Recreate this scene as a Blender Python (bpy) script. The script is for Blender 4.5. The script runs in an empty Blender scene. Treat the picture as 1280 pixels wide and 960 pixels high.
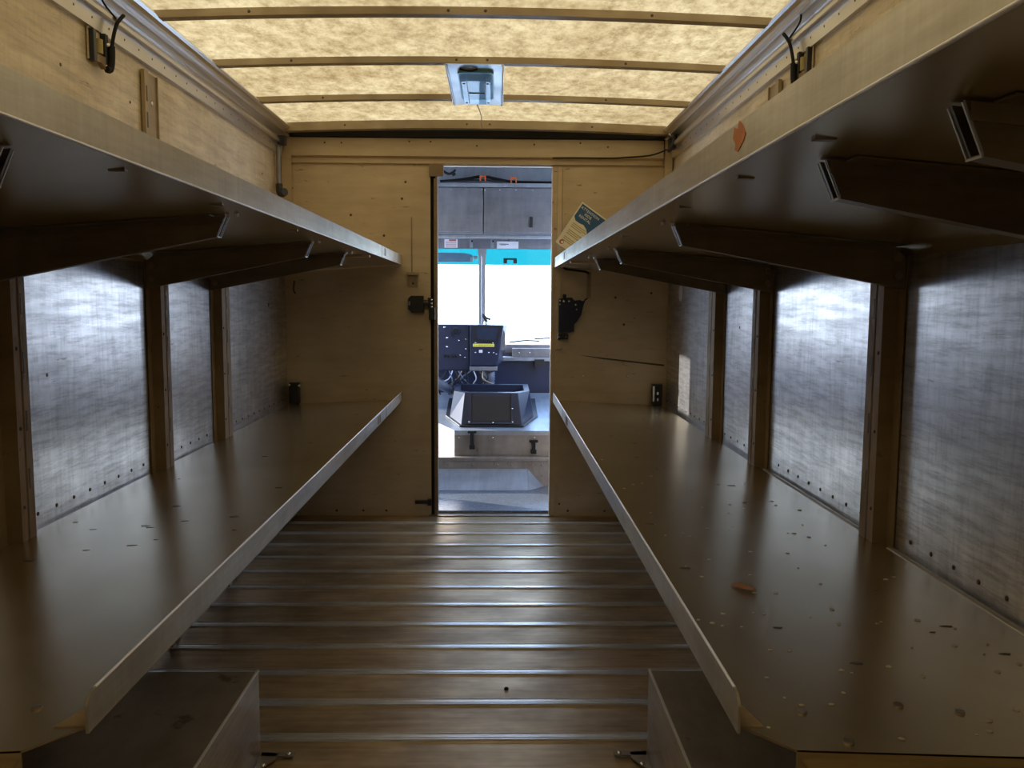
import bpy, math, random
from mathutils import Vector, Matrix
random.seed(7)
S = bpy.context.scene
C = S.collection
H = 1.22            # eye height above the cargo floor; coordinates below are measured from the eye

# ------------------------------------------------------------------ camera, world, sun, exposure
F_PX, PITCH, YAW, ROLL = 1054.0, math.radians(5.66), math.radians(1.077), math.radians(.359)
def unray(u, v, w):
    u, v = u*math.cos(ROLL)+v*math.sin(ROLL), -u*math.sin(ROLL)+v*math.cos(ROLL)
    x, y, z = u, w, -v
    y, z = y*math.cos(PITCH)+z*math.sin(PITCH), -y*math.sin(PITCH)+z*math.cos(PITCH)
    x, y = x*math.cos(YAW)+y*math.sin(YAW), -x*math.sin(YAW)+y*math.cos(YAW)
    return Vector((x, y, z))
cam = bpy.data.cameras.new('camera'); co = bpy.data.objects.new('camera', cam); C.objects.link(co)
r, up, fw = unray(1, 0, 0), unray(0, -1, 0), unray(0, 0, 1)
M = Matrix((r, up, -fw)).transposed().to_4x4(); M.translation = (0, 0, H)
co.matrix_world = M
cam.sensor_width = 36; cam.lens = F_PX/1280*36; cam.clip_start = .02; cam.clip_end = 500
S.camera = co

w = bpy.data.worlds.new('sky'); S.world = w; w.use_nodes = True
nt = w.node_tree; bg = nt.nodes['Background']
SKY = (.58, .76, 1.0)
tc = nt.nodes.new('ShaderNodeTexCoord'); sp = nt.nodes.new('ShaderNodeSeparateXYZ'); cr = nt.nodes.new('ShaderNodeValToRGB')
nt.links.new(tc.outputs['Generated'], sp.inputs[0]); nt.links.new(sp.outputs['Z'], cr.inputs[0]); nt.links.new(cr.outputs[0], bg.inputs[0])
cr.color_ramp.elements[0].position = 0; cr.color_ramp.elements[0].color = (.80, .88, 1, 1)
cr.color_ramp.elements[1].position = .6; cr.color_ramp.elements[1].color = (.38, .60, 1, 1)
bg.inputs[1].default_value = 9.0
sd = bpy.data.lights.new('sun', 'SUN'); sd.energy = 10.0; sd.angle = .01; sd.color = (1, .95, .86)
so = bpy.data.objects.new('sun', sd); C.objects.link(so)
so.rotation_euler = Vector((1, -.48, -.45)).to_track_quat('-Z', 'Y').to_euler()
so.location = (-10, 10, 10)
S.view_settings.view_transform = 'Standard'; S.view_settings.look = 'None'
S.view_settings.gamma = 1; S.view_settings.use_curve_mapping = False
S.view_settings.exposure = 0.12
S.cycles.max_bounces = 14; S.cycles.diffuse_bounces = 6; S.cycles.glossy_bounces = 7; S.cycles.transparent_max_bounces = 12
S.cycles.sample_clamp_indirect = 6.0

# ------------------------------------------------------------------ materials
MATS = {}
def newmat(name):
    m = bpy.data.materials.new(name); m.use_nodes = True; MATS[name] = m
    return m, m.node_tree, m.node_tree.nodes['Principled BSDF']
def noise(nt, scale, stretch=(1, 1, 1), detail=4, rough=.6, coord='Object'):
    tc = nt.nodes.new('ShaderNodeTexCoord'); mp = nt.nodes.new('ShaderNodeMapping'); n = nt.nodes.new('ShaderNodeTexNoise')
    mp.inputs['Scale'].default_value = stretch
    nt.links.new(tc.outputs[coord], mp.inputs[0]); nt.links.new(mp.outputs[0], n.inputs['Vector'])
    n.inputs['Scale'].default_value = scale; n.inputs['Detail'].default_value = detail; n.inputs['Roughness'].default_value = rough
    return n.outputs[0]
def ramp(nt, src, p0, c0, p1, c1):
    r = nt.nodes.new('ShaderNodeValToRGB'); e = r.color_ramp.elements
    e[0].position = p0; e[0].color = (*c0, 1) if len(c0) == 3 else c0
    e[1].position = p1; e[1].color = (*c1, 1) if len(c1) == 3 else c1
    nt.links.new(src, r.inputs[0]); return r.outputs[0]
def mix(nt, a, b, mode='MULTIPLY', fac=1.0):
    m = nt.nodes.new('ShaderNodeMix'); m.data_type = 'RGBA'; m.blend_type = mode; m.inputs[0].default_value = fac
    nt.links.new(a, m.inputs[6]); nt.links.new(b, m.inputs[7]); return m.outputs[2]
def bump(nt, src, bs, strength=.1, dist=.002):
    b = nt.nodes.new('ShaderNodeBump'); b.inputs['Strength'].default_value = strength; b.inputs['Distance'].default_value = dist
    nt.links.new(src, b.inputs['Height']); nt.links.new(b.outputs[0], bs.inputs['Normal'])
def plain(name, col, rough=.5, metal=0.0, var=.12):
    m, nt, bs = newmat(name)
    n = noise(nt, 14, detail=5)
    c = ramp(nt, n, .3, tuple(v*(1-var) for v in col), .7, tuple(min(1, v*(1+var)) for v in col))
    nt.links.new(c, bs.inputs['Base Color']); bs.inputs['Roughness'].default_value = rough; bs.inputs['Metallic'].default_value = metal
    return m
def sheet(name, lo, hi, metal=.85, rough=(.3, .5), s1=(1, 1, 14), s2=(1, 10, 1), dark=(.55, .52, .47), bmp=.12, spots=True, scr=.75, flat=False, scuff=0):
    """worn aluminium sheet: two directions of brushing, smudges and dark scuffs"""
    m, nt, bs = newmat(name)
    a = noise(nt, 3.5, s1, 6, .65); b = noise(nt, 3.0, s2, 6, .65); big = noise(nt, 2.2, (1, 1, 1), 3)
    ca = ramp(nt, a, .3, lo, .7, hi)
    cb = ramp(nt, b, .3, (scr,)*3, .65, (1, 1, 1))
    c = mix(nt, ca, cb)
    c = mix(nt, c, ramp(nt, big, .35, dark, .6, (1, 1, 1)), fac=.5)
    if spots:
        sp = noise(nt, 11, tuple(max(.4, v*.7) for v in s1), 5, .7)
        c = mix(nt, c, ramp(nt, sp, .30, (.35, .28, .2), .36, (1, 1, 1)), fac=.8)
    if scuff:
        q = noise(nt, 4, (1, 1.3, 13), 9, .78); c = mix(nt, c, ramp(nt, q, .40, (.34, .33, .34), .53, (1, 1, 1)), fac=scuff)
        q = noise(nt, 5, (1, 12, 1.6), 7, .75); c = mix(nt, c, ramp(nt, q, .36, (.45, .45, .46), .50, (1, 1, 1)), fac=scuff*.7)
    nt.links.new(c, bs.inputs['Base Color'])
    bs.inputs['Metallic'].default_value = metal
    if flat: bs.inputs['Roughness'].default_value = sum(rough)/2
    else: nt.links.new(ramp(nt, a, .2, (rough[1],)*3, .8, (rough[0],)*3), bs.inputs['Roughness'])
    if bmp: bump(nt, mix(nt, a, b, 'MIX', .5), bs, bmp, .001)
    return m
sheet('wall_sheet', (.70, .60, .44), (.88, .78, .60), .3, (.42, .58), s1=(1, .8, 9), s2=(1, 2.2, 1.2), scr=.88, scuff=.25, dark=(.72, .66, .56))
sheet('panel_sheet', (.66, .67, .69), (.96, .96, .98), .9, (.25, .38), s1=(1, .55, 9), s2=(1, 9, 1.5), dark=(.5, .5, .52), bmp=.06, scr=.78, scuff=.5)
sheet('bulkhead_sheet', (.58, .47, .32), (.70, .58, .40), .4, (.42, .55), s1=(1.0, 1, 5), s2=(1.2, 1, 1), scr=.90, dark=(.75, .68, .58))
sheet('shelf_sheet', (.58, .49, .32), (.67, .58, .40), .82, (.25, .28), s1=(1, .6, 1), s2=(.7, .5, 1), bmp=.0, spots=False, scr=.9, flat=True, dark=(.8, .76, .7))
sheet('shelf_lip', (.58, .55, .47), (.76, .73, .64), .75, (.30, .40), s1=(1, 1.5, 14), s2=(1, 20, 1), spots=False, scr=.85)
sheet('bracket_sheet', (.22, .19, .15), (.34, .30, .24), .6, (.35, .5), s1=(1, 1, 6), s2=(3, 1, 1), spots=False)
sheet('post_metal', (.24, .17, .095), (.42, .31, .19), .0, (.6, .75), s1=(1, 3, 2), s2=(1, 6, .8))
sheet('bow_metal', (.42, .33, .21), (.52, .42, .28), .3, (.4, .6), s1=(1, 1, 3), spots=False)
sheet('cove_metal', (.70, .67, .62), (.85, .83, .80), .9, (.27, .33), s1=(1, .15, 1), s2=(1, .15, 1), spots=False, scr=.97, dark=(.93, .92, .9), bmp=0, flat=True)
sheet('box_metal', (.36, .31, .25), (.50, .45, .37), .7, (.3, .45), s1=(1, 1, 10), s2=(3, 1, 1))
sheet('cab_sheet', (.25, .25, .29), (.36, .36, .41), .5, (.3, .45), s1=(4, 1, 1), s2=(1, 1, 4), spots=False)
sheet('cab_bright', (.38, .42, .50), (.52, .56, .64), .5, (.25, .45), s1=(5, 1, 1), s2=(1, 4, 1), spots=False)
sheet('lamp_plate', (.72, .78, .82), (.88, .92, .94), .6, (.25, .4), s1=(1, 1, 1), s2=(1, 1, 1), spots=False)
sheet('cab_step', (.30, .26, .25), (.44, .40, .38), .5, (.35, .5), s1=(4, 1, 1), s2=(1, 1, 4), spots=True)
plain('chrome', (.75, .75, .78), .2, 1.0, .03)
plain('steel_bolt', (.32, .28, .24), .4, .8)
plain('dark_rivet', (.10, .08, .06), .5, .4)
plain('black_plastic', (.018, .019, .024), .38)
plain('black_rubber', (.008, .008, .008), .8)
plain('navy_plastic', (.018, .024, .05), .35)
plain('dash_plastic', (.016, .022, .055), .4)
plain('lens_base', (.18, .55, .75), .3)
plain('screen_plastic', (.03, .04, .07), .15)
plain('grey_pipe', (.24, .25, .30), .35, .3)
plain('yellow_plastic', (.40, .31, .12), .5)
plain('label_yellow', (.85, .78, .10), .5, 0, .03)
plain('label_white', (.80, .78, .84), .5, 0, .03)
plain('print_dark', (.07, .07, .08), .6)
plain('print_red', (.45, .12, .10), .6)
plain('print_white', (.85, .88, .88), .6, 0, .02)
plain('paper', (.84, .80, .66), .7, 0, .05)
plain('paper_print', (.42, .38, .20), .7)
plain('teal_print', (.02, .10, .26), .5)
plain('highlight_edge', (.86, .86, .86), .35, .5, .03)  # pale colour painting the highlight along hems and folded edges
plain('orange_clip', (.75, .14, .03), .5)
plain('orange_smear', (.66, .22, .05), .6, 0, .3)
plain('leaf_orange', (.36, .15, .05), .6, 0, .35)
plain('wire_copper', (.45, .30, .16), .5)
plain('wire_white', (.55, .55, .6), .5)
plain('hose_grey', (.12, .14, .2), .5)
plain('chip_pale', (.50, .46, .38), .7, 0, .3)
plain('pavement', (.45, .45, .44), .9, 0, .1)
plain('dark_void', (.02, .02, .03), .8)
plain('lit_edge_tan', (.75, .50, .28), .5)
plain('visor', (.06, .13, .2), .6)

# floor planks: dull brownish aluminium, worn brighter on the aisle line, dirt stains
m, nt, bs = newmat('floor_plank')
a = noise(nt, 3, (1, 14, 1), 6, .65); b = noise(nt, 2.5, (1, 1.6, 1), 4, .6)
c = mix(nt, ramp(nt, a, .3, (.38, .27, .15), .7, (.60, .45, .265)), ramp(nt, b, .32, (.45, .42, .38), .62, (1, 1, 1)))
nt.links.new(c, bs.inputs['Base Color']); bs.inputs['Metallic'].default_value = .6
nt.links.new(ramp(nt, b, .3, (.5,)*3, .7, (.32,)*3), bs.inputs['Roughness']); bump(nt, a, bs, .15, .001)
plain('floor_rib', (.74, .76, .80), .32, .85, .1)

# diamond tread plate of the cab floor
m, nt, bs = newmat('tread_plate')
tc_ = nt.nodes.new('ShaderNodeTexCoord'); mp = nt.nodes.new('ShaderNodeMapping'); mp.inputs['Rotation'].default_value = (0, 0, .785); mp.inputs['Scale'].default_value = (45, 45, 45)
ck = nt.nodes.new('ShaderNodeTexVoronoi'); ck.inputs['Scale'].default_value = 1.2; ck.inputs['Randomness'].default_value = .25
nt.links.new(tc_.outputs['Object'], mp.inputs[0]); nt.links.new(mp.outputs[0], ck.inputs['Vector'])
nt.links.new(ramp(nt, ck.outputs['Distance'], .2, (.42, .46, .52), .6, (.22, .25, .30)), bs.inputs['Base Color'])
bs.inputs['Metallic'].default_value = .7; bs.inputs['Roughness'].default_value = .35; bump(nt, ck.outputs['Distance'], bs, .5, .003)

# translucent fibreglass roof: mottled fibres
m, nt, bs = newmat('fibreglass')
nt.nodes.remove(bs)
fib = noise(nt, 15, (1.3, .75, 1), 10, .8); big = noise(nt, 1.6, (1, 1.6, 1), 4, .6)
c = mix(nt, ramp(nt, fib, .36, (.125, .070, .024), .60, (.25, .158, .066)), ramp(nt, big, .35, (.74, .68, .60), .62, (1, 1, 1)))
tr = nt.nodes.new('ShaderNodeBsdfTranslucent'); df = nt.nodes.new('ShaderNodeBsdfDiffuse'); mx = nt.nodes.new('ShaderNodeMixShader')
mx.inputs[0].default_value = .25
nt.links.new(c, tr.inputs[0]); nt.links.new(c, df.inputs[0])
nt.links.new(tr.outputs[0], mx.inputs[1]); nt.links.new(df.outputs[0], mx.inputs[2]); nt.links.new(mx.outputs[0], nt.nodes['Material Output'].inputs[0])

def glass(name, col, gloss=.05):
    m, nt, bs = newmat(name); nt.nodes.remove(bs)
    t = nt.nodes.new('ShaderNodeBsdfTransparent'); g = nt.nodes.new('ShaderNodeBsdfGlossy'); x = nt.nodes.new('ShaderNodeMixShader')
    t.inputs[0].default_value = (*col, 1); g.inputs['Roughness'].default_value = .05; x.inputs[0].default_value = gloss
    nt.links.new(t.outputs[0], x.inputs[1]); nt.links.new(g.outputs[0], x.inputs[2]); nt.links.new(x.outputs[0], nt.nodes['Material Output'].inputs[0])
glass('clear_glass', (.97, .98, .98)); glass('tint_glass', (.06, .28, .31)); glass('lens_plastic', (.70, .86, .92), .2)

# ------------------------------------------------------------------ mesh helpers
WORLD = {}; KIDS = []; EMPTIES = []
class G:
    def __init__(s): s.v = []; s.f = []; s.mi = []; s.sm = []; s.m = 0
    def _add(s, vs, fs, smooth=False):
        o = len(s.v); s.v += [tuple(p) for p in vs]
        for f in fs: s.f.append([i+o for i in f]); s.mi.append(s.m); s.sm.append(smooth)
        return s
    def box(s, x0, x1, y0, y1, z0, z1):
        x0, x1 = sorted((x0, x1)); y0, y1 = sorted((y0, y1)); z0, z1 = sorted((z0, z1))
        vs = [(x, y, z) for z in (z0, z1) for y in (y0, y1) for x in (x0, x1)]
        return s._add(vs, [(0, 2, 3, 1), (4, 5, 7, 6), (0, 1, 5, 4), (2, 6, 7, 3), (0, 4, 6, 2), (1, 3, 7, 5)])
    def prism(s, poly, axis, a0, a1, cap=True, closed=True, smooth=False):
        """poly in the two other axes (xyz order), extruded along axis"""
        def P(p, a):
            return {'x': (a, p[0], p[1]), 'y': (p[0], a, p[1]), 'z': (p[0], p[1], a)}[axis]
        n = len(poly); vs = [P(p, a0) for p in poly]+[P(p, a1) for p in poly]
        fs = [(i, (i+1) % n, (i+1) % n+n, i+n) for i in range(n if closed else n-1)]
        s._add(vs, fs, smooth)
        if cap and closed: s._add(vs, [tuple(range(n))[::-1], tuple(range(n, 2*n))])
        return s
    def strip(s, pts, axis, a0, a1, t=.003):
        """open profile given thickness t (bent sheet) extruded along axis"""
        P = [Vector(p) for p in pts]; N = []
        for i in range(len(P)):
            d = Vector((0, 0))
            if i: d += (P[i]-P[i-1]).normalized()
            if i < len(P)-1: d += (P[i+1]-P[i]).normalized()
            d.normalize(); N.append(Vector((-d.y, d.x)))
        poly = [tuple(p) for p in P]+[tuple(P[i]+N[i]*t) for i in range(len(P)-1, -1, -1)]
        n = len(P)
        def Q(p, a): return {'x': (a, p[0], p[1]), 'y': (p[0], a, p[1]), 'z': (p[0], p[1], a)}[axis]
        k = len(poly); vs = [Q(p, a0) for p in poly]+[Q(p, a1) for p in poly]
        fs = [(i, (i+1) % k, (i+1) % k+k, i+k) for i in range(k)]
        for i in range(n-1):
            q = (i, i+1, k-2-i, k-1-i); fs.append(q[::-1]); fs.append(tuple(j+k for j in q))
        return s._add(vs, fs)
    def cyl(s, a, b, r0, r1=None, n=12, cap=True):
        r1 = r0 if r1 is None else r1
        a, b = Vector(a), Vector(b); d = (b-a).normalized(); u = d.orthogonal().normalized(); v = d.cross(u)
        vs = []
        for c, r in ((a, r0), (b, r1)):
            for i in range(n):
                t = 2*math.pi*i/n; vs.append(c+(u*math.cos(t)+v*math.sin(t))*r)
        s._add(vs, [(i, (i+1) % n, (i+1) % n+n, i+n) for i in range(n)], True)
        if cap: s._add(vs, [tuple(range(n))[::-1], tuple(range(n, 2*n))])
        return s
    def tube(s, pts, r, n=8, ribs=0):
        P = smoothpath(pts)
        if ribs:
            Q = []; 
            for i in range(len(P)-1):
                for k in range(2): Q.append(P[i].lerp(P[i+1], k/2))
            P = Q
        vs = []; u = None
        for i, p in enumerate(P):
            d = (P[min(i+1, len(P)-1)]-P[max(i-1, 0)]).normalized()
            if u is None: u = d.orthogonal().normalized()
            u = (u-d*u.dot(d)).normalized(); v = d.cross(u)
            rr = r*(1.0 if not ribs else (1.12 if i % 2 else .88))
            for k in range(n):
                t = 2*math.pi*k/n; vs.append(p+(u*math.cos(t)+v*math.sin(t))*rr)
        fs = [(i*n+k, i*n+(k+1) % n, (i+1)*n+(k+1) % n, (i+1)*n+k) for i in range(len(P)-1) for k in range(n)]
        s._add(vs, fs, True); m = len(vs)
        return s._add(vs, [tuple(range(n))[::-1], tuple(range(m-n, m))])
    def dome(s, c, nrm, r, h=None, n=8):
        h = h or r*.5; c = Vector(c); d = Vector(nrm).normalized(); u = d.orthogonal().normalized(); v = d.cross(u)
        vs = [c+(u*math.cos(2*math.pi*i/n)+v*math.sin(2*math.pi*i/n))*r-d*.0008 for i in range(n)]
        vs += [c+(u*math.cos(2*math.pi*i/n)+v*math.sin(2*math.pi*i/n))*r*.7+d*h*.75 for i in range(n)]+[c+d*h]
        fs = [(i, (i+1) % n, (i+1) % n+n, i+n) for i in range(n)]+[(n+i, n+(i+1) % n, 2*n) for i in range(n)]+[tuple(range(n))[::-1]]
        return s._add(vs, fs, True)
    def quad(s, pts, t=.002, nrm=None):
        P = [Vector(p) for p in pts]; n = Vector(nrm) if nrm else (P[1]-P[0]).cross(P[2]-P[0]).normalized()
        k = len(P); vs = P+[p+n*t for p in P]
        return s._add(vs, [tuple(range(k))[::-1], tuple(range(k, 2*k))]+[(i, (i+1) % k, (i+1) % k+k, i+k) for i in range(k)])
    def build(s, name, mats, parent=None, bevel=0, label=None):
        mats = [mats] if isinstance(mats, str) else mats
        xs = [p[0] for p in s.v]; ys = [p[1] for p in s.v]; zs = [p[2] for p in s.v]
        c = Vector(((min(xs)+max(xs))/2, (min(ys)+max(ys))/2, min(zs)))
        me = bpy.data.meshes.new(name); me.from_pydata([tuple(Vector(p)-c) for p in s.v], [], s.f)
        for q in mats: me.materials.append(MATS[q])
        for i, p in enumerate(me.polygons): p.material_index = s.mi[i]; p.use_smooth = s.sm[i]
        import bmesh as _b
        bm = _b.new(); bm.from_mesh(me); _b.ops.recalc_face_normals(bm, faces=bm.faces); bm.to_mesh(me); bm.free()
        o = bpy.data.objects.new(name, me); C.objects.link(o)
        o.location = c+Vector((0, 0, H)); WORLD[o] = o.location.copy()
        if bevel:
            b = o.modifiers.new('bevel', 'BEVEL'); b.width = bevel; b.segments = 2; b.limit_method = 'ANGLE'
        if parent: KIDS.append((o, parent))
        if label: o['label'] = label
        return o
def smoothpath(pts, k=6):
    P = [Vector(p) for p in pts]
    if len(P) < 3: return P
    Q = []
    for i in range(len(P)-1):
        p0 = P[max(i-1, 0)]; p1 = P[i]; p2 = P[i+1]; p3 = P[min(i+2, len(P)-1)]
        for j in range(k):
            t = j/k
            Q.append(.5*((2*p1)+(p2-p0)*t+(2*p0-5*p1+4*p2-p3)*t*t+(3*p1-p0-3*p2+p3)*t**3))
    Q.append(P[-1]); return Q
def thing(name, label, cat, group=None):
    o = bpy.data.objects.new(name, None); C.objects.link(o); o.empty_display_size = .05
    o['label'] = label; o['category'] = cat
    if group: o['group'] = group
    EMPTIES.append(o); return o
def tag(o, label, cat, group=None, kind=None):
    o['label'] = label; o['category'] = cat
    if group: o['group'] = group
    if kind: o['kind'] = kind
    return o
def struct(o): o['kind'] = 'structure'; return o
def text(name, body, size, org, xd, yd, mat, parent=None):
    cu = bpy.data.curves.new(name, 'FONT'); cu.body = body; cu.size = size; cu.align_x = 'CENTER'; cu.align_y = 'CENTER'; cu.extrude = .0004; cu.resolution_u = 2
    t = bpy.data.objects.new('tmp', cu); C.objects.link(t)
    dg = bpy.context.evaluated_depsgraph_get(); me = bpy.data.meshes.new_from_object(t.evaluated_get(dg)); bpy.data.objects.remove(t)
    xd, yd = Vector(xd).normalized(), Vector(yd).normalized(); zd = xd.cross(yd)
    g = G(); o = Vector(org)
    g.v = [tuple(o+xd*v.co.x+yd*v.co.y+zd*v.co.z) for v in me.vertices]
    g.f = [list(p.vertices) for p in me.polygons]; g.mi = [0]*len(g.f); g.sm = [False]*len(g.f)
    return g.build(name, mat, parent)

# ------------------------------------------------------------------ dimensions
WL, WR = -1.165, .955
XM = (WL+WR)/2
FZ = -1.22
D = 4.70
Y0 = -.90

# ================================================================== SETTING
# floor: planks running across, with a twin rib at each joint
g = G(); g.box(WL-.03, WR+.03, Y0, D, FZ-.05, FZ)
g.m = 1
y = D-.16-.0
while y > Y0+.05:
    for a, b, h in ((-.021, -.012, .0055), (-.006, .012, .0035), (.017, .022, .004)):
        g.prism([(y+a, FZ-.001), (y+a+.002, FZ+h), (y+b-.002, FZ+h), (y+b, FZ-.001)], 'x', WL-.02, WR+.02)
    y -= .2076
struct(g.build('floor', ['floor_plank', 'floor_rib']))

for side, W, s in (('left', WL, -1), ('right', WR, 1)):
    g = G(); g.box(W+s*.004, W+s*.04, Y0, D, FZ-.05, .95)
    g.m = 1
    # rivet dots and seam marks on the upper sheet
    for (yy, zz) in ((2.35, .62), (2.78, .62), (2.2, .45), (3.3, .3), (3.9, .5), (1.5, .5), (4.3, .62), (4.4, .35)):
        g.dome((W+s*.004, yy, zz), (-s, 0, 0), .006, .002)
    struct(g.build('wall_'+side, ['wall_sheet', 'dark_rivet']))
    # kick plate along the floor, slotted
    g = G(); g.strip([(W-s*.03, FZ), (W-s*.03, FZ+.05), (W+s*.002, FZ+.07)], 'y', 2.2, D-.002, .004*(-s))
    g.m = 1
    yy = 2.3
    while yy < D-.1:
        g.box(W-s*.030, W-s*.0345, yy, yy+.05, FZ+.018, FZ+.032); yy += .12
    struct(g.build('baseboard_'+side, ['box_metal', 'dark_rivet']))

# ceiling: arched translucent sheet
g = G(); n = 16; pts = []
for i in range(n+1):
    x = WL-.03+(WR-WL+.06)*i/n; pts.append((x, .945-.025*((x-XM)/1.06)**2))
g.prism(pts, 'y', Y0, D-.02, cap=False, closed=False, smooth=True)
struct(g.build('ceiling', 'fibreglass'))

# bulkhead with the doorway
g = G(); DL, DR, DT = -.33, .306, .729
g.box(WL-.03, DL-.035, D, D+.04, FZ-.05, .96); g.box(DR, WR+.03, D, D+.04, FZ-.05, .96); g.box(DL-.035, DR, D, D+.04, DT, .96)
g.m = 1
for (xx, zz) in ((.534, -.828), (.535, -.887), (.36, -1.15), (.41, -1.19), (.62, -1.19), (-.62, -1.19), (-.9, -1.19), (-.75, -1.19),
                 (.86, .045), (.66, .02), (.71, -.13), (-1.0, .45), (-.8, .46), (-.62, .35), (-.52, .55), (-.5, .64)):
    g.dome((xx, D, zz), (0, -1, 0), .008, .002)
struct(g.build('wall_front', ['bulkhead_sheet', 'dark_rivet']))
# unseen back of the van: ribbed shutter, closed and dark to hold back light
g = G(); g.box(WL-.03, WR+.03, Y0-.04, Y0, FZ-.05, .95)
for k in range(9): g.box(WL, WR, Y0, Y0+.008, FZ+.03+k*.24, FZ+.25+k*.24)
struct(g.build('wall_rear', 'box_metal'))

# header beam over the doorway and the lip under it
g = G(); g.box(-1.12, .905, D-.035, D, .772, .868)
g.prism([(D-.035, .772), (D-.008, .766), (D-.008, .74), (D-.018, .735), (D, .735), (D, .772)], 'x', -1.12, .905)
g.m = 1
for (xx, zz) in ((-.93, .84), (-.84, .84), (-.475, .85), (-.36, .85), (-.11, .83), (.6, .83), (.2, .84), (.45, .85)):
    g.dome((xx, D-.035, zz), (0, -1, 0), .006, .002)
struct(g.build('trim_1', ['bulkhead_sheet', 'dark_rivet'], bevel=.002))
g = G(); g.box(-1.13, .915, D-.06, D-.001, .87, .915)  # black strip standing in for the shadow in the gap above the header
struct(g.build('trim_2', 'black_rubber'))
# corner posts of the bulkhead above the shelves
for i, (x0, x1) in enumerate(((WL+.005, WL+.055), (WR-.045, WR-.005))):
    g = G(); g.box(x0, x1, D-.05, D-.001, .22, .868)
    g.m = 1
    for z in (.8, .73, .6, .45): g.dome((x1 if i == 0 else x0, D-.02, z), (1 if i == 0 else -1, 0, 0), .007, .003)
    struct(g.build('trim_%d' % (3+i), ['bulkhead_sheet', 'dark_rivet']))
# door frame: dark groove with a tan bar on the left, pale strip on the right
g = G(); g.box(DL-.035, DL-.004, D+.02, D+.04, FZ, DT); g.m = 1
g.box(DL-.016, DL-.006, D-.006, D+.02, FZ, .66); g.box(DL-.006, DL+.004, D-.012, D+.045, FZ, DT)
g.box(DL-.04, DL+.038, D-.02, D+.0, .67, .735)
struct(g.build('door_1', ['black_rubber', 'post_metal']))
g = G(); g.box(DR-.004, DR+.006, D-.006, D+.045, FZ, DT); g.box(DR+.026, DR+.05, D-.008, D-.001, FZ, DT); g.box(DR+.055, DR+.064, D-.005, D-.001, .2, DT)
struct(g.build('trim_5', 'bulkhead_sheet'))
g = G(); g.box(DL-.05, DR+.02, D-.02, D+.05, FZ-.002, FZ+.006)
struct(g.build('trim_6', 'box_metal'))

# coves: folded channel between wall and roof on each side
def cove(mirror, nm):
    f = (lambda x: 2*XM-x) if mirror else (lambda x: x)
    P = [(-1.161, .770), (-1.155, .768), (-1.148, .815), (-1.138, .818), (-1.136, .812), (-1.130, .812), (-1.128, .822), (-1.133, .834), (-1.155, .842),
         (-1.156, .862), (-1.128, .868), (-1.113, .866), (-1.110, .874), (-1.120, .880), (-1.105, .884), (-1.094, .890), (-1.088, .900), (-1.092, .908),
         (-1.105, .911), (-1.108, .916), (-1.116, .917), (-1.120, .926)]
    poly = [(f(x), z) for x, z in P]+[(f(WL-.01), .95), (f(WL-.01), .768)]
    g = G(); g.prism(poly, 'y', Y0, D-.062)
    g.m = 1; y = .3; nx = 1 if not mirror else -1
    while y < D-.1:
        g.dome((f(-1.152), y, .793), (nx, 0, 0), .0048, .002, 6); y += .105
    y = .6
    while y < D-.1:
        g.dome((f(-1.112), y, .914), (nx, 0, -1), .006, .003, 6); y += .9
    struct(g.build(nm, ['cove_metal', 'dark_rivet']))
cove(False, 'trim_7'); cove(True, 'trim_8')

# cab shell
CY = 6.62
g = G(); g.box(-1.3, 1.1, D+.04, 5.38, FZ-.05, -1.2); struct(g.build('cab_floor', 'tread_plate'))
g = G(); g.box(-1.3, 1.1, D+.04, CY, .95, .99); struct(g.build('cab_ceiling', 'cab_bright'))
g = G(); g.box(-1.3, 1.1, 6.13, 6.16, .462, .95); struct(g.build('wall_cab_header', 'cab_bright'))
for side, x, s in (('left', -1.3, -1), ('right', 1.1, 1)):
    g = G(); g.box(x, x+s*.04, D+.0, 4.95, FZ-.3, .99); g.box(x, x+s*.04, 6.35, CY, FZ-.3, .99); g.box(x, x+s*.04, 4.95, 6.35, .75, .99)
    if s > 0: g.box(x, x+s*.04, 4.95, 6.35, FZ-.3, -.2)
    else: g.box(x, x+s*.04, 4.95, 5.52, FZ-.3, .45)  # unseen raised sill, shaped to keep sun off the shelf deck
    struct(g.build('wall_cab_'+side, 'cab_sheet'))
g = G(); g.box(-1.3, 1.1, CY-.04, CY, FZ-.3, -.345); g.box(-1.3, 1.1, CY-.04, CY, .40, .99); g.box(-1.3, -1.1, CY-.04, CY, -.345, .4); g.box(.95, 1.1, CY-.04, CY, -.345, .4)
struct(g.build('wall_cab_front', 'cab_sheet'))
g = G(); g.prism([(-.142, .46), (-.147, .37), (-.138, .33), (-.138, -.35), (-.086, -.35), (-.086, .33), (-.078, .37), (-.083, .46)], 'y', CY-.09, CY-.02)
g.box(-.120, -.112, CY-.10, CY-.09, -.35, .34)
struct(g.build('trim_9', 'cab_bright', bevel=.004))
for k, (x0, x1) in enumerate(((-1.1, -.130), (-.094, .95))):
    g = G(); g.box(x0, x1, CY-.028, CY-.024, -.345, .272); g.m = 1; g.box(x0, x1, CY-.028, CY-.024, .272, .40)
    struct(g.build('window_%d' % (k+1), ['clear_glass', 'tint_glass']))
# outside ground
g = G(); g.box(-60, 60, CY+.6, 90, -2.0, -1.95); g.box(-60, -1.9, -30, CY+.6, -2.0, -1.95); g.box(1.7, 60, -30, CY+.6, -2.0, -1.95)
struct(g.build('ground', 'pavement'))

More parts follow.
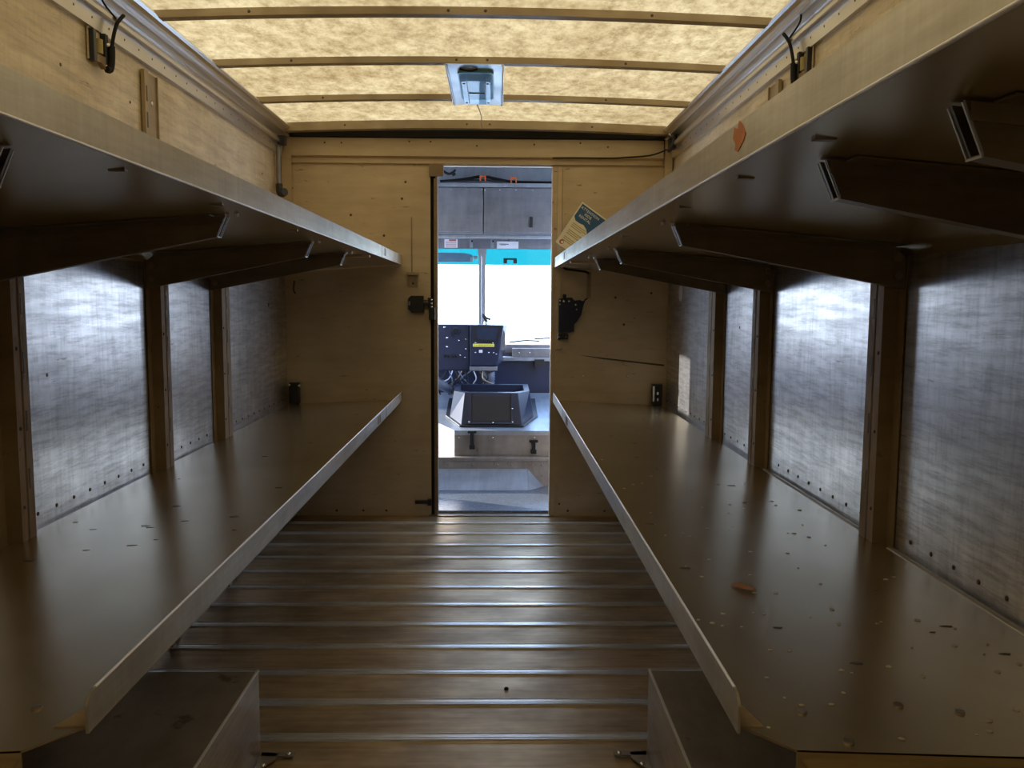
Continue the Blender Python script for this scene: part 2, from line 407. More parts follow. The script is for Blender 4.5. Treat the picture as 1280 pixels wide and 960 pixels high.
# ================================================================== ROOF BOWS
ys = [(4.55, 'spanning the roof right against the front bulkhead'), (3.99, 'spanning the roof behind the lamp plate, second from the bulkhead'),
      (3.39, 'spanning the roof at the near edge of the lamp plate'), (2.83, 'spanning the roof nearest the top of the photo'),
      (2.26, ''), (1.69, ''), (1.12, ''), (.55, ''), (0.0, ''), (-.5, '')]
for i, (yy, lab) in enumerate(ys):
    h, wd = (.043, .05) if i == 0 else (.024, .038)
    g = G(); n = 16
    xs = [-1.115+(2*(XM+1.115))*k/n for k in range(n+1)]
    top = [(x, .9425-.025*((x-XM)/1.06)**2) for x in xs]; bot = [(x, z-h) for x, z in top]
    vs = [(x, yy, z) for x, z in top]+[(x, yy, z) for x, z in bot]+[(x, yy+wd, z) for x, z in top]+[(x, yy+wd, z) for x, z in bot]
    k = n+1; fs = []
    for j in range(n):
        fs += [(j, j+1, k+j+1, k+j), (2*k+j, 3*k+j, 3*k+j+1, 2*k+j+1), (k+j, k+j+1, 3*k+j+1, 3*k+j), (j, 2*k+j, 2*k+j+1, j+1)]
    fs += [(0, k, 3*k, 2*k), (n, 2*k+n, 3*k+n, k+n)]
    g._add(vs, fs); g.m = 1
    for x in (-.8, -.16, -.04, .5): g.dome((x, yy, .9425-h*.5-.025*((x-XM)/1.06)**2), (0, -1, 0), .006, .002)
    if lab: tag(g.build('roof_bow', ['bow_metal', 'dark_rivet']), 'tan metal roof bow '+lab, 'roof beam', 'roof bows')
    else:
        tag(g.build('roof_bow', ['bow_metal', 'dark_rivet']), 'tan metal roof bow above or behind the camera, outside the photo', 'roof beam', 'roof bows')

# ceiling lamp
t = thing('ceiling_lamp', 'square blue-grey roof lamp plate with clear lens between two roof bows', 'lamp')
LX0, LX1, LY0, LY1 = -.207, .026, 3.37, 4.045
g = G(); g.box(LX0, LX1, LY0, LY1, .908, .911); g.prism([(LX0, .911), (LX0+.008, .9), (LX0+.011, .9), (LX0+.004, .911)], 'y', LY0, LY1)
g.prism([(LX1, .911), (LX1-.008, .9), (LX1-.011, .9), (LX1-.004, .911)], 'y', LY0, LY1)
g.build('mounting_plate', 'lamp_plate', t)
def rrect(x0, x1, y0, y1, r, n=5):
    out = []
    for cx, cy, a in ((x1-r, y1-r, 0), (x0+r, y1-r, 90), (x0+r, y0+r, 180), (x1-r, y0+r, 270)):
        for k in range(n+1):
            q = math.radians(a+90*k/n); out.append((cx+r*math.cos(q), cy+r*math.sin(q)))
    return out
g = G(); g.prism(rrect(-.160, -.016, 3.45, 3.91, .03), 'z', .907, .898); g.build('lens_base', 'lens_base', t)
A_ = rrect(-.155, -.021, 3.46, 3.90, .03); B_ = rrect(-.146, -.030, 3.48, 3.88, .03)
g = G(); k = len(A_); vs = [(x, y, .898) for x, y in A_]+[(x, y, .872) for x, y in B_]
g._add(vs, [(i, (i+1) % k, (i+1) % k+k, i+k) for i in range(k)]+[tuple(range(k, 2*k)), tuple(range(k))[::-1]])
g.build('lens', 'lens_plastic', t)
g = G(); g.box(-.125, -.122, 3.5, 3.86, .869, .872); g.box(-.052, -.049, 3.5, 3.86, .869, .872); g.box(-.12, -.054, 3.67, 3.675, .869, .872); g.build('lens_ridge', 'navy_plastic', t)
for (xx, yy) in ((-.136, 3.52), (-.04, 3.52), (-.136, 3.85), (-.04, 3.85)):
    g = G(); g.dome((xx, yy, .872), (0, 0, -1), .006, .003); g.build('screw', 'dark_rivet', t)
g = G(); g.tube([(-.15, 3.43, .905), (-.11, 3.425, .898), (-.08, 3.43, .905)], .004); g.build('wire_tab', 'black_plastic', t)
g = G(); g.tube([(-.095, 4.04, .906), (-.085, 4.12, .897), (-.078, 4.25, .892), (-.082, 4.38, .89), (-.08, 4.5, .90), (-.082, 4.553, .90)], .0022, 6)
tag(g.build('lamp_wire', 'wire_copper'), 'thin loose brown wire hanging from the roof lamp to the front bow', 'wire')

# ================================================================== WALL POSTS
def post(side, y0, y1, label, ztop=.13):
    W, s = (WL, -1) if side == 'L' else (WR, 1)
    p = .038; ym = (y0+y1)/2
    g = G()
    g.prism([(W-s*.001, y0-.03), (W-s*.004, y0-.03), (W-s*.005, y0), (W-s*p, y0+.006), (W-s*p, ym-.004), (W-s*(p-.006), ym), (W-s*p, ym+.004), (W-s*p, y1-.004), (W-s*(p-.004), y1), (W-s*.005, y1), (W-s*.005, y1+.022), (W-s*.001, y1+.022)], 'z', FZ, ztop)
    g.m = 1; z = -.5
    while z < ztop: g.dome((W-s*p, y0+.02, z), (-s, 0, 0), .006, .003, 6); z += .19
    z = -.46
    while z < ztop: g.box(W-s*(p+.001), W-s*p, ym+.010, ym+.016, z, z+.05); z += .14
    tag(g.build('wall_post', ['post_metal', 'dark_rivet']), label, 'wall post', 'wall posts on the %s wall' % ('left' if side == 'L' else 'right'))
post('L', 1.98, 2.05, 'tan vertical wall post at the left edge of the photo, nearest on the left wall')
post('L', 2.86, 2.94, 'tan vertical wall post on the left wall, middle of the three')
post('L', 3.49, 3.60, 'tan vertical wall post on the left wall, farthest and next to the bulkhead')
post('R', 1.985, 2.07, 'wide brown wall post on the right wall, nearest the camera')
post('R', 2.93, 3.02, 'brown wall post on the right wall, middle of the three')
post('R', 3.53, 3.65, 'brown wall post on the right wall, farthest and next to the sunlit panel')
# upper slotted strips
for side, W, s, ya, lab in (('L', WL, -1, 2.86, 'pale slotted metal strip on the upper left wall above the shelf'), ('R', WR, 1, 2.90, 'pale slotted metal strip tip showing above the upper right shelf')):
    t = thing('slotted_strip', lab, 'metal strip')
    g = G(); g.box(W, W-s*.012, ya, ya+.03, .16, .745); g.box(W, W-s*.004, ya+.03, ya+.115, .16, .745); g.box(W, W-s*.010, ya+.112, ya+.118, .16, .745)
    g.build('strip', 'bow_metal', t)
    for k in range(6):
        z = .22+.085*k; g = G(); g.box(W-s*.0125, W-s*.0115, ya+.009, ya+.020, z, z+.05); g.build('slot', 'dark_rivet', t)
    for z in (.65, .48):
        g = G(); g.dome((W-s*.004, ya+.075, z), (-s, 0, 0), .009, .003); g.build('rivet', 'chrome' if z > .6 else 'dark_rivet', t)

# lower wall panels between the posts
def panel(side, ya, yb, label, extra=None):
    W, s = (WL, -1) if side == 'L' else (WR, 1)
    g = G(); g.box(W+s*.0035, W, ya, yb, -.605, .12)
    g.m = 1; y = ya+.05
    while y < yb-.02: g.dome((W, y, -.548), (-s, 0, 0), .0065, .003, 6); y += .092
    for (yy, zz, r) in (extra or []): g.dome((W, yy, zz), (-s, 0, 0), r, .002)
    tag(g.build('wall_panel', ['panel_sheet', 'dark_rivet']), label, 'wall panel', 'brushed panels on the %s wall' % ('left' if side == 'L' else 'right'))
panel('L', 1.05, 1.945, 'brushed aluminium panel on the left wall, beside the camera and outside the photo')
panel('L', 2.075, 2.825, 'large scratched aluminium panel on the left wall, the one nearest the camera', [(2.2, -.2, .006)])
panel('L', 2.965, 3.455, 'narrow bluish aluminium panel on the left wall between two posts')
panel('L', 3.625, D-.002, 'lilac-grey aluminium panel on the left wall ending at the bulkhead', [(4.35, -.03, .012)])
panel('R', 1.0, 1.95, 'large scuffed aluminium panel on the right wall at the photo\'s right edge')
panel('R', 2.095, 2.895, 'large brushed aluminium panel on the right wall between the two nearest posts')
panel('R', 3.045, 3.495, 'narrow bluish aluminium panel on the right wall between two posts', [(3.3, -.1, .007)])
panel('R', 3.675, D-.002, 'aluminium panel with sun patch on the right wall beside the bulkhead')
g = G(); g.prism(rrect(4.33, 4.42, .0, .085, .04), 'x', WR-.0005, WR-.002); tag(g.build('oval_sticker', 'label_white'), 'small pale oval sticker on the far right wall panel above the sun patch', 'sticker')
# rolled sill under the right panels, seen in the gap behind the shelf
for (ya, yb, lab) in ((1.0, 1.95, 'rolled metal sill strip under the right-edge panel behind the shelf'), (2.095, 2.895, 'bright rolled metal sill strip under the panel between the nearest right posts')):
    g = G(); g.cyl((WR-.0125, ya, -.590), (WR-.0125, yb, -.590), .011, n=14)
    tag(g.build('sill_strip', 'shelf_lip'), lab, 'metal strip', 'rolled sill strips')

# ================================================================== SHELVES
def lip_poly(y0, y1, z0, z1, r=.02):
    p = [(y0, z0)]
    for k in range(6):
        a = math.radians(180-90*k/5); p.append((y0+r+r*math.cos(a), z1-r+r*math.sin(a)))
    return p+[(y1, z1), (y1, z0)]
def lower_shelf(side):
    W, s, E, ze, zw = (WL, -1, -.5285, -.557, -.583) if side == 'L' else (WR, 1, .322, -.560, -.582)
    X = lambda d: E+s*d          # d = distance from the aisle edge toward the wall
    t = thing('shelf', 'lower %s metal shelf with upturned lip, waist high over the wheel box' % ('left' if side == 'L' else 'right'), 'shelf', 'long metal shelves')
    wid = abs(W-E)-(.012 if side == 'L' else .024)
    sl = (zw-ze)/wid
    g = G(); th = .003
    outline = [(0, 1.068), (.04, 1.025), (.057, 1.007), (wid, 1.007), (wid, D-.004), (0, D-.004)]
    v = [(X(d), y, ze+sl*d) for d, y in outline]+[(X(d), y, ze+sl*d-th) for d, y in outline]; n = len(outline)
    g._add(v, [tuple(range(n)), tuple(range(n, 2*n))[::-1]]+[(i, (i+1) % n, (i+1) % n+n, i+n) for i in range(n)])
    g.m = 1
    deck = g.build('deck', ['shelf_sheet', 'steel_bolt'], t)
    g = G(); g.prism(lip_poly(1.05, D-.006, ze-.004, ze+.047), 'x', X(-.0035), X(0)); lip = g.build('lip', 'shelf_lip', t)
    g = G(); g.cyl((X(-.0018), 1.075, ze+.047), (X(-.0018), D-.006, ze+.047), .0024, n=8); g.build('lip_hem', 'highlight_edge', t, label='top edge of the lip with painted highlight')
    g = G(); a = [(X(.001), 1.06, ze+.0005), (X(.04), 1.10-.025, ze-.0005), (X(.001), 1.25, ze+.0005)]
    if side == 'L': g.quad([(X(.001), 1.062, ze), (X(.047), 1.062, ze-.002), (X(.001), 1.20, ze)], .002, (0, 0, 1))
    else: g.quad([(X(.001), 1.062, ze), (X(.035), 1.062, ze-.002), (X(.001), 1.22, ze)], .002, (0, 0, 1))
    tab = g.build('corner_tab', 'post_metal', t)
    # end flange turned down, with a ledge strip under it
    g = G(); v = []
    g.quad([(X(.06), 1.007, ze-.003), (X(wid), 1.007, zw), (X(wid), 1.007, zw-.028), (X(.06), 1.007, ze-.028)], .003, (0, 1, 0))
    g.quad([(X(.075), 1.007, ze-.027), (X(wid), 1.007, zw-.027), (X(wid), .985, zw-.027), (X(.075), .985, ze-.027)], .003, (0, 0, -1))
    g.build('end_flange', 'shelf_sheet', t)
    bolts = [(.102, 1.107), (.135, 1.03), (.25, 1.135), (.33, 1.12)] if side == 'R' else [(.1, 1.12)]
    for d, y in bolts:
        g = G(); z = ze+sl*d; g.cyl((X(d), y, z-.001), (X(d), y, z+.003), .0075, .0065); g.build('bolt', 'steel_bolt', t)
    # small plate and seam on the lip near the bulkhead
    g = G(); g.box(X(-.0035), X(-.0065), 3.72, 3.80, ze+.004, ze+.038); g.build('lip_plate', 'post_metal', t)
    g = G(); g.box(X(-.0037), X(-.0045), 4.0, 4.006, ze-.003, ze+.046); g.build('lip_seam', 'dark_rivet', t)
    return t
lower_shelf('L'); lower_shelf('R')

def upper_shelf(side):
    W, s, E, ze, zw = (WL, -1, -.5285, .1985, .15) if side == 'L' else (WR, 1, .322, .1885, .135)
    X = lambda d: E+s*d
    t = thing('shelf', 'upper %s metal shelf with upturned lip, its dark underside seen from below' % ('left' if side == 'L' else 'right'), 'shelf', 'long metal shelves')
    wid = abs(W-E)-.004
    g = G(); g.strip([(X(0), ze), (X(wid), zw), (X(wid), zw-.026)], 'y', .30, D-.004, .003*(-s))
    g.build('deck', 'shelf_sheet', t)
    g = G(); g.prism(lip_poly(.295, D-.006, ze-.004, ze+.047), 'x', X(-.0035), X(0)); g.build('lip', 'shelf_lip', t)
    g = G(); g.cyl((X(-.0018), .30, ze-.004), (X(-.0018), D-.006, ze-.004), .0022, n=8); g.build('lip_fold', 'highlight_edge', t, label='folded lower edge of the lip with painted highlight')
    g = G(); g.box(X(-.0037), X(-.0045), 3.9, 3.906, ze-.003, ze+.046); g.build('lip_seam', 'steel_bolt', t)
    g = G(); g.box(X(-.0035), X(-.006), 4.0, 4.06, ze+.006, ze+.04); g.build('lip_plate', 'steel_bolt', t)
    # small clips on the underside close to the edge
    for y in ((.95, 1.25, 1.65, 2.4) if side == 'R' else (1.3, 1.75, 2.4)):
        g = G(); g.box(X(.03), X(.055), y, y+.012, ze-.006-.003*1, ze-.003-.001); g.build('clip', 'steel_bolt', t)
    if side == 'R':
        g = G(); q = [(-.012, .006), (-.004, .022), (.003, .031), (.006, .02), (.014, .026), (.017, .010), (.010, -.002), (.012, -.010), (.004, -.016), (-.003, -.008), (-.008, -.004)]
        g.prism([(1.125+a*2.0, ze+.022+b*.85) for a, b in q], 'x', X(-.0036), X(-.0044)); g.build('paint_smear', 'orange_smear', t, label='orange paint smear')
    return t
upper_shelf('L'); upper_shelf('R')

for x0, x1, y, z, lab in ((.335, .475, 3.86, .170, 'thin tan strip painted as a lit bracket edge under the upper right shelf'), (-.545, -.69, 3.66, .180, 'thin tan strip painted as a lit bracket edge under the upper left shelf')):
    g = G(); g.box(x0, x1, y, y+.02, z, z+.009); tag(g.build('lit_edge_strip', 'lit_edge_tan', bevel=.001), lab, 'strip', 'tan strips under the shelves')  # added strips, tan colour standing in for lit bracket bottoms
def bracket(side, y, label):
    W, s, E, ze, zw = (WL, -1, -.5285, .1985, .15) if side == 'L' else (WR, 1, .322, .1885, .135)
    wid = abs(W-E)-.004
    X = lambda d: E+s*d
    zt = lambda d: ze-.004+(zw-ze)/wid*d
    t = thing('shelf_bracket', label, 'shelf bracket', 'brackets under the upper %s shelf' % ('left' if side == 'L' else 'right'))
    d0, d1, d2 = .085, .105, wid-.034
    zb0, zb1 = zt(d0)-.046, .035
    poly = [(X(d0), zt(d0)-.001), (X(d1), zb0), (X(d2+.03), zb1), (X(d2+.03), zt(d2)-.03), (X(d2), zt(d2)-.001)]
    g = G(); g.prism(poly, 'y', y-.012, y-.009); g.prism(poly, 'y', y+.009, y+.012)
    # rolled bottom joining both webs, open at the front
    g.quad([(X(d1), y-.012, zb0), (X(d2+.03), y-.012, zb1), (X(d2+.03), y+.012, zb1), (X(d1), y+.012, zb0)], .003, (0, 0, -1))
    g.build('web', 'bracket_sheet', t)
    # pale raw edge of the folded tip
    g = G()
    for yy in (-.013, .0105): g.quad([(X(d0)-s*.001, y+yy, zt(d0)-.003), (X(d1)-s*.001, y+yy, zb0-.003), (X(d1)-s*.001, y+yy+.0025, zb0-.003), (X(d0)-s*.001, y+yy+.0025, zt(d0)-.003)], .0015, (-s, 0, 0))
    g.quad([(X(d1)-s*.001, y-.013, zb0-.004), (X(d1)-s*.001, y+.013, zb0-.004), (X(d1)-s*.001, y+.013, zb0-.002), (X(d1)-s*.001, y-.013, zb0-.002)], .002, (-s, 0, 0))
    g.build('tip_edge', 'shelf_lip', t)
    # flange strip lying under the deck
    g = G(); g.quad([(X(.11), y-.045, zt(.11)), (X(d2), y-.045, zt(d2)), (X(d2), y-.012, zt(d2)), (X(.11), y-.012, zt(.11))], .002, (0, 0, -1))
    g.quad([(X(.09), y-.013, zt(.09)-.002), (X(d2), y-.013, zt(d2)-.002), (X(d2), y-.013, zt(d2)-.018), (X(.09), y-.013, zt(.09)-.018)], .001, (0, -1, 0))
    g.build('flange', 'bracket_sheet', t)
    for (d, z) in ((d2+.012, .105), (d2+.012, .062)):
        g = G(); g.cyl((X(d), y-.012, z), (X(d), y-.019, z), .011, .009); g.build('bolt', 'steel_bolt', t)
    for d in ((.058, .080) if y > 1.5 else ()):
        g = G(); g.cyl((X(d), y-.016, zt(d)+.0005), (X(d), y-.016, zt(d)-.007), .006, .004, 8); g.build('rivet', 'chrome', t)
bracket('R', .76, 'dark folded shelf bracket under the upper right shelf, nearest the photo\'s top right corner')
bracket('R', 1.07, 'dark folded shelf bracket under the upper right shelf, second from the camera')
bracket('R', 1.965, 'dark shelf bracket bolted to the nearest right wall post')
bracket('R', 2.905, 'dark shelf bracket bolted to the middle right wall post')
bracket('R', 3.505, 'dark shelf bracket bolted to the farthest right wall post')
bracket('L', 1.09, 'dark shelf bracket under the upper left shelf, cut by the photo\'s left edge')
bracket('L', 1.955, 'dark shelf bracket meeting the left wall post at the photo\'s left edge')
bracket('L', 2.84, 'dark shelf bracket bolted to the middle left wall post')
bracket('L', 3.465, 'dark shelf bracket bolted to the farthest left wall post')

# ================================================================== WHEEL BOXES
for side, x0, x1 in (('left', WL, -.625), ('right', WR, .41)):
    s = -1 if side == 'left' else 1
    t = thing('wheel_box', 'grey metal wheel box on the floor under the lower %s shelf' % side, 'wheel box', 'wheel boxes')
    g = G(); g.box(x0-s*.0, x1+s*.003, .55, 2.153, FZ+.001, FZ+.24); g.build('cover', 'box_metal', t)
    g = G(); g.box(x1+s*.003, x1, .55, 2.155, FZ+.001, FZ+.243); g.build('side_plate', 'shelf_lip' if False else 'box_metal', t)
    g = G(); g.box(x1+s*.0045, x1-s*.001, .55, 2.156, FZ+.241, FZ+.2445); g.build('folded_edge', 'highlight_edge', t, label='folded top edge with painted highlight')
    # floor angle by its far corner
    t2 = thing('floor_angle', 'small screwed metal angle on the floor at the %s wheel box corner' % side, 'metal angle', 'floor angles')
    g = G(); g.prism([(x1-s*.002, 2.06), (x1-s*.045, 2.13), (x1-s*.045, 2.16), (x1-s*.002, 2.165)], 'z', FZ+.006, FZ+.010)
    g.box(x1-s*.002, x1-s*.09, 2.145, 2.165, FZ+.006, FZ+.010); g.build('plate', 'box_metal', t2)
    for xx, yy in ((x1-s*.075, 2.155), (x1-s*.022, 2.10)):
        g = G(); g.dome((xx, yy, FZ+.010), (0, 0, 1), .008, .004); g.build('screw', 'chrome', t2)
    # upright support plate below the shelf's near end
    g = G(); xp = (-.592 if side == 'left' else .352)
    g.prism([(.60, -1.0), (.60, -.70), (.955, -.604), (.968, -.612), (.968, -1.0)], 'x', xp, xp+s*.003)
    g.prism([(.60, -.70), (.955, -.604), (.955, -.607), (.60, -.703)], 'x', xp, xp+s*.02)
    tag(g.build('support_plate', 'shelf_lip'), 'upright metal plate edge below the near end of the %s lower shelf' % side, 'metal plate', 'shelf support plates')

# ================================================================== THINGS ON THE BULKHEAD
# left: grey drain pipe with black elbow and fitting
t = thing('drain_pipe', 'grey pipe with black elbow in the upper left corner by the bulkhead', 'pipe')
g = G(); g.tube([(-1.150, 4.50, .83), (-1.145, 4.53, .80), (-1.145, 4.53, .72), (-1.145, 4.53, .60), (-1.143, 4.525, .575)], .013); g.build('pipe', 'grey_pipe', t)
g = G(); g.tube([(-1.143, 4.525, .60), (-1.141, 4.52, .57), (-1.13, 4.50, .548), (-1.112, 4.48, .553)], .018, 10); g.cyl((-1.118, 4.485, .55), (-1.10, 4.47, .553), .024, .02); g.build('elbow', 'black_plastic', t)
g = G(); g.box(-1.14, -1.105, 4.50, 4.55, .80, .845); g.build('fitting', 'black_plastic', t)
t = thing('cable_clamp', 'black cable clamp in the upper right corner where wall meets bulkhead', 'clamp')
g = G(); g.box(.905, .945, 4.50, 4.56, .80, .855); g.tube([(.93, 4.5, .87), (.92, 4.48, .83), (.905, 4.49, .79), (.90, 4.52, .79)], .01); g.build('clamp_body', 'black_plastic', t)
for q in ((.905, 4.5, .87), (.94, 4.49, .81)):
    g = G(); g.dome(q, (-.5, -1, 0), .010); g.build('screw', 'chrome', t)
g = G(); g.tube([(.90, 4.55, .80), (.83, 4.64, .785), (.70, 4.655, .775), (.62, 4.655, .770), (.45, 4.657, .770), (.30, 4.659, .769)], .004, 6)
tag(g.build('header_cable', 'black_rubber'), 'thin dark cable lying along the header beam at the upper right', 'cable')

# small ledge catch, left of the doorway
t = thing('wall_catch', 'small tan metal ledge catch with a thin rod above, left of the doorway', 'catch')
g = G(); g.box(-.496, -.430, D-.03, D, .135, .150); g.box(-.492, -.488, D-.025, D, .075, .135); g.box(-.438, -.434, D-.025, D, .075, .135); g.box(-.488, -.438, D-.005, D, .072, .135); g.build('bracket', 'bow_metal', t)
g = G(); g.cyl((-.468, D-.006, .15), (-.468, D-.006, .45), .003, n=6); g.build('rod', 'bow_metal', t)
g = G(); g.dome((-.462, D-.005, .09), (0, -1, 0), .007); g.build('hole', 'dark_rivet', t)
# black door latch
t = thing('door_latch', 'black door latch box on the left edge of the doorway', 'latch')
g = G(); oc = [(-.486, .005), (-.470, .022), (-.402, .022), (-.400, -.070), (-.465, -.070), (-.486, -.050)]
g.prism(oc, 'y', D-.045, D-.001); g.build('body', 'black_plastic', t, bevel=.004)
g = G(); g.box(-.483, -.474, D-.048, D-.045, -.03, -.008); g.build('inset', 'grey_pipe', t)
g = G(); g.cyl((-.402, D-.025, -.018), (-.375, D-.025, -.018), .018); g.box(-.378, -.352, D-.04, D-.006, -.045, .012); g.build('bolt', 'black_plastic', t)
for z in (.0, -.02, -.038):
    g = G(); g.dome((-.358, D-.04, z), (0, -1, 0), .006); g.build('screw', 'chrome', t)
g = G(); g.box(-.372, -.338, D-.035, D-.006, -.11, -.04); g.build('keeper', 'black_plastic', t, bevel=.003)
g = G(); g.box(-.456, -.362, D-.022, D-.001, -1.147, -1.128); g.box(-.385, -.362, D-.03, D-.001, -1.155, -1.12)
tag(g.build('floor_bolt', 'black_plastic', bevel=.002), 'short black bar catch low on the left of the doorway', 'catch')
g = G(); g.tube([(-1.105, 4.66, .10), (-1.11, 4.66, .05), (-1.10, 4.66, .03)], .004, 6); tag(g.build('wire_stub', 'black_rubber'), 'short black wire stub hanging under the upper left shelf at the bulkhead', 'wire')
# black connector boxes sitting at the shelf corners
for (x, lab) in ((-1.118, 'black connector box with bright screws at the far left shelf corner'), (.898, 'black connector box with bright screws at the far right shelf corner')):
    t = thing('connector_box', lab, 'connector box', 'connector boxes at the far shelf corners')
    g = G(); g.box(x-.028, x+.028, D-.05, D-.012, -.578, -.46); g.build('housing', 'black_plastic', t, bevel=.004)
    if x > 0:
        g = G(); g.box(x-.027, x-.017, D-.053, D-.05, -.555, -.47); g.build('chrome_strip', 'chrome', t)
        for z in (-.510, -.545):
            g = G(); g.box(x-.004, x+.006, D-.053, D-.05, z-.008, z+.008); g.build('screw', 'chrome', t)
    else:
        for xx, z in ((x+.030, -.475), (x-.024, -.472)):
            g = G(); g.dome((xx, D-.05, z), (.3, -1, 0), .009, .006); g.build('screw', 'chrome', t)
# navy device holder right of the doorway
t = thing('device_holder', 'dark navy device mounting plate on the bulkhead right of the doorway', 'mounting plate')
g = G(); g.prism([(.343, -.175), (.343, .010), (.372, .016), (.415, .018), (.43, .002), (.462, .005), (.468, .0), (.487, .0), (.478, -.035), (.470, -.075), (.445, -.115), (.430, -.13), (.430, -.17), (.41, -.175)], 'y', D-.03, D-.001)
g.build('plate', 'navy_plastic', t, bevel=.003)
g = G(); g.box(.366, .385, D-.028, D-.004, .015, .036); g.build('top_knob', 'black_plastic', t, bevel=.003)
g = G(); g.box(.338, .396, D-.04, D-.001, -.214, -.182); g.build('foot', 'black_plastic', t, bevel=.003)
for i, (x, z, r_) in enumerate(((.35, .0, .006), (.371, -.003, .008), (.4, -.002, .006), (.437, -.022, .006), (.442, -.048, .005), (.350, -.02, .005), (.346, -.2, .004), (.385, -.2, .004))):
    g = G(); g.dome((x, D-(.03 if z > -.15 else .04), z), (0, -1, 0), r_); g.build('screw', 'chrome', t)
t = thing('wall_conduit', 'thin vertical conduit with black cable below the shelf, right of the doorway', 'conduit')
g = G(); g.box(.500, .522, D-.012, D-.001, .015, .16); g.build('channel', 'bow_metal', t)
g = G(); g.tube([(.35, D-.04, .20), (.38, D-.02, .175), (.43, D-.015, .168), (.49, D-.012, .160), (.51, D-.008, .150)], .006, 6); g.tube([(.505, D-.006, .015), (.49, D-.015, .005), (.483, D-.02, -.01)], .004, 6); g.build('cable', 'black_rubber', t)
g = G(); g.tube([(.335, D-.01, -.270), (.352, D-.02, -.268), (.365, D-.012, -.264)], .006, 6); tag(g.build('wall_screw', 'bow_metal'), 'small bent brass-coloured screw below the navy mounting plate', 'screw')
for x, lab in ((.487, 'left of the pair'), (.735, 'right of the pair')):
    g = G(); g.dome((x, D, -.418), (0, -1, 0), .009, .006); tag(g.build('bulkhead_screw', 'chrome'), 'small bright screw low on the right bulkhead, '+lab, 'screw')
g = G(); g.quad([(.45, D-.001, -.300), (.94, D-.001, -.352), (.94, D-.001, -.362), (.60, D-.001, -.325)], .0006, (0, -1, 0))
tag(g.build('scuff_mark', 'dark_rivet'), 'long dark scrape line across the right bulkhead under the shelf', 'scrape mark')

# brochure leaning on the bulkhead at the end of the upper right shelf
t = thing('brochure', 'cream and teal printed leaflet leaning on the bulkhead behind the upper right shelf', 'leaflet')
cA, cB, cC = Vector((.465, 4.66, .537)), Vector((.595, 4.66, .445)), Vector((.318, 4.62, .318))
ux = (cB-cA).normalized(); uy = (cA-cC).normalized(); nn = ux.cross(uy).normalized()
if nn.y > 0: nn = -nn
WB, HB = .168, (cA-cC).length
def bp(a, b, o=0): return cA+ux*a*WB-uy*b*HB+nn*o       # a across, b down
g = G(); g.quad([bp(0, 0), bp(0, 1), bp(1, 1), bp(1, 0)], .0012, nn); g.build('sheet', 'paper', t)
g = G(); g.quad([bp(.04, .03, .0015), bp(.04, .34, .0015), bp(.15, .40, .0015), bp(.3, .40, .0015), bp(.45, .38, .0015), bp(.6, .42, .0015), bp(.75, .52, .0015), bp(.96, .60, .0015), bp(.96, .03, .0015)], .0004, nn); g.build('teal_header', 'teal_print', t)
for i, (sx, cx) in enumerate((('ATTENTION', .42), ('RIDE', .42), ('RENTAL', .38))):
    text('title_line', sx, .021, bp(cx, .10+.085*i, .0021), ux, uy, 'print_white', t)
g = G()
for k in range(11):
    b = .46+.04*k
    if k in (3, 7): continue
    g.quad([bp(.12, b, .0015), bp(.12, b+.016, .0015), bp(.62+.1*math.sin(k*2.1), b+.016, .0015), bp(.62+.1*math.sin(k*2.1), b, .0015)], .0004, nn)
g.build('text_lines', 'paper_print', t)
g = G(); g.cyl(bp(.16, .925, .0012), bp(.16, .925, .002), .013, n=16); g.build('round_emblem', 'print_red', t)
g = G(); g.cyl(bp(.18, .925, .002), bp(.18, .925, .0025), .007, n=14); g.build('emblem_centre', 'print_white', t)

# ================================================================== STRAP CATCHES ON THE UPPER WALLS
for side, W, s, y0, z0, lab in (('L', WL, -1, 2.50, .758, 'black strap catch with yellow roller and hooked cable on the upper left wall'), ('R', WR, 1, 2.62, .765, 'black strap catch with hooked cable peeking over the upper right shelf')):
    t = thing('strap_catch', lab, 'strap catch', 'strap catches')
    X = lambda d: W-s*d
    g = G(); g.box(X(0), X(.018), y0, y0+.018, z0-.085, z0+.005); g.build('side_bar', 'black_plastic', t, bevel=.002)
    g = G(); g.box(X(0), X(.020), y0+.070, y0+.090, z0-.075, z0+.01); g.build('side_bar', 'black_plastic', t, bevel=.002)
    g = G(); g.box(X(0), X(.004), y0-.003, y0+.095, z0-.08, z0+.01); g.build('back_plate', 'wall_sheet', t)
    g = G(); g.cyl((X(.010), y0+.044, z0-.055), (X(.010), y0+.044, z0-.015), .013, n=12); g.build('roller', 'yellow_plastic', t)
    g = G(); g.prism([(y0+.018, z0-.060), (y0+.07, z0-.058), (y0+.07, z0-.092), (y0+.045, z0-.08), (y0+.018, z0-.082)], 'x', X(.004), X(.018)); g.build('tongue', 'post_metal', t)
    g = G(); g.tube([(X(.02), y0+.072, z0-.092), (X(.024), y0+.085, z0-.088), (X(.026), y0+.092, z0-.06), (X(.026), y0+.095, z0-.02)], .010, 8); g.build('grip', 'black_rubber', t)
    g = G(); g.tube([(X(.026), y0+.095, z0-.03), (X(.032), y0+.097, z0+.01), (X(.040), y0+.107, z0+.05), (X(.050), y0+.130, z0+.08)], .0055, 8)
    g.tube([(X(.04), y0+.10, z0+.06), (X(.03), y0+.04, z0+.09), (X(.045), y0+.0, z0+.115)], .003, 6); g.build('cable', 'black_rubber', t)
    g = G(); g.dome((X(.022), y0+.08, z0-.02), (-s, -1, 0), .007); g.build('screw', 'chrome', t)

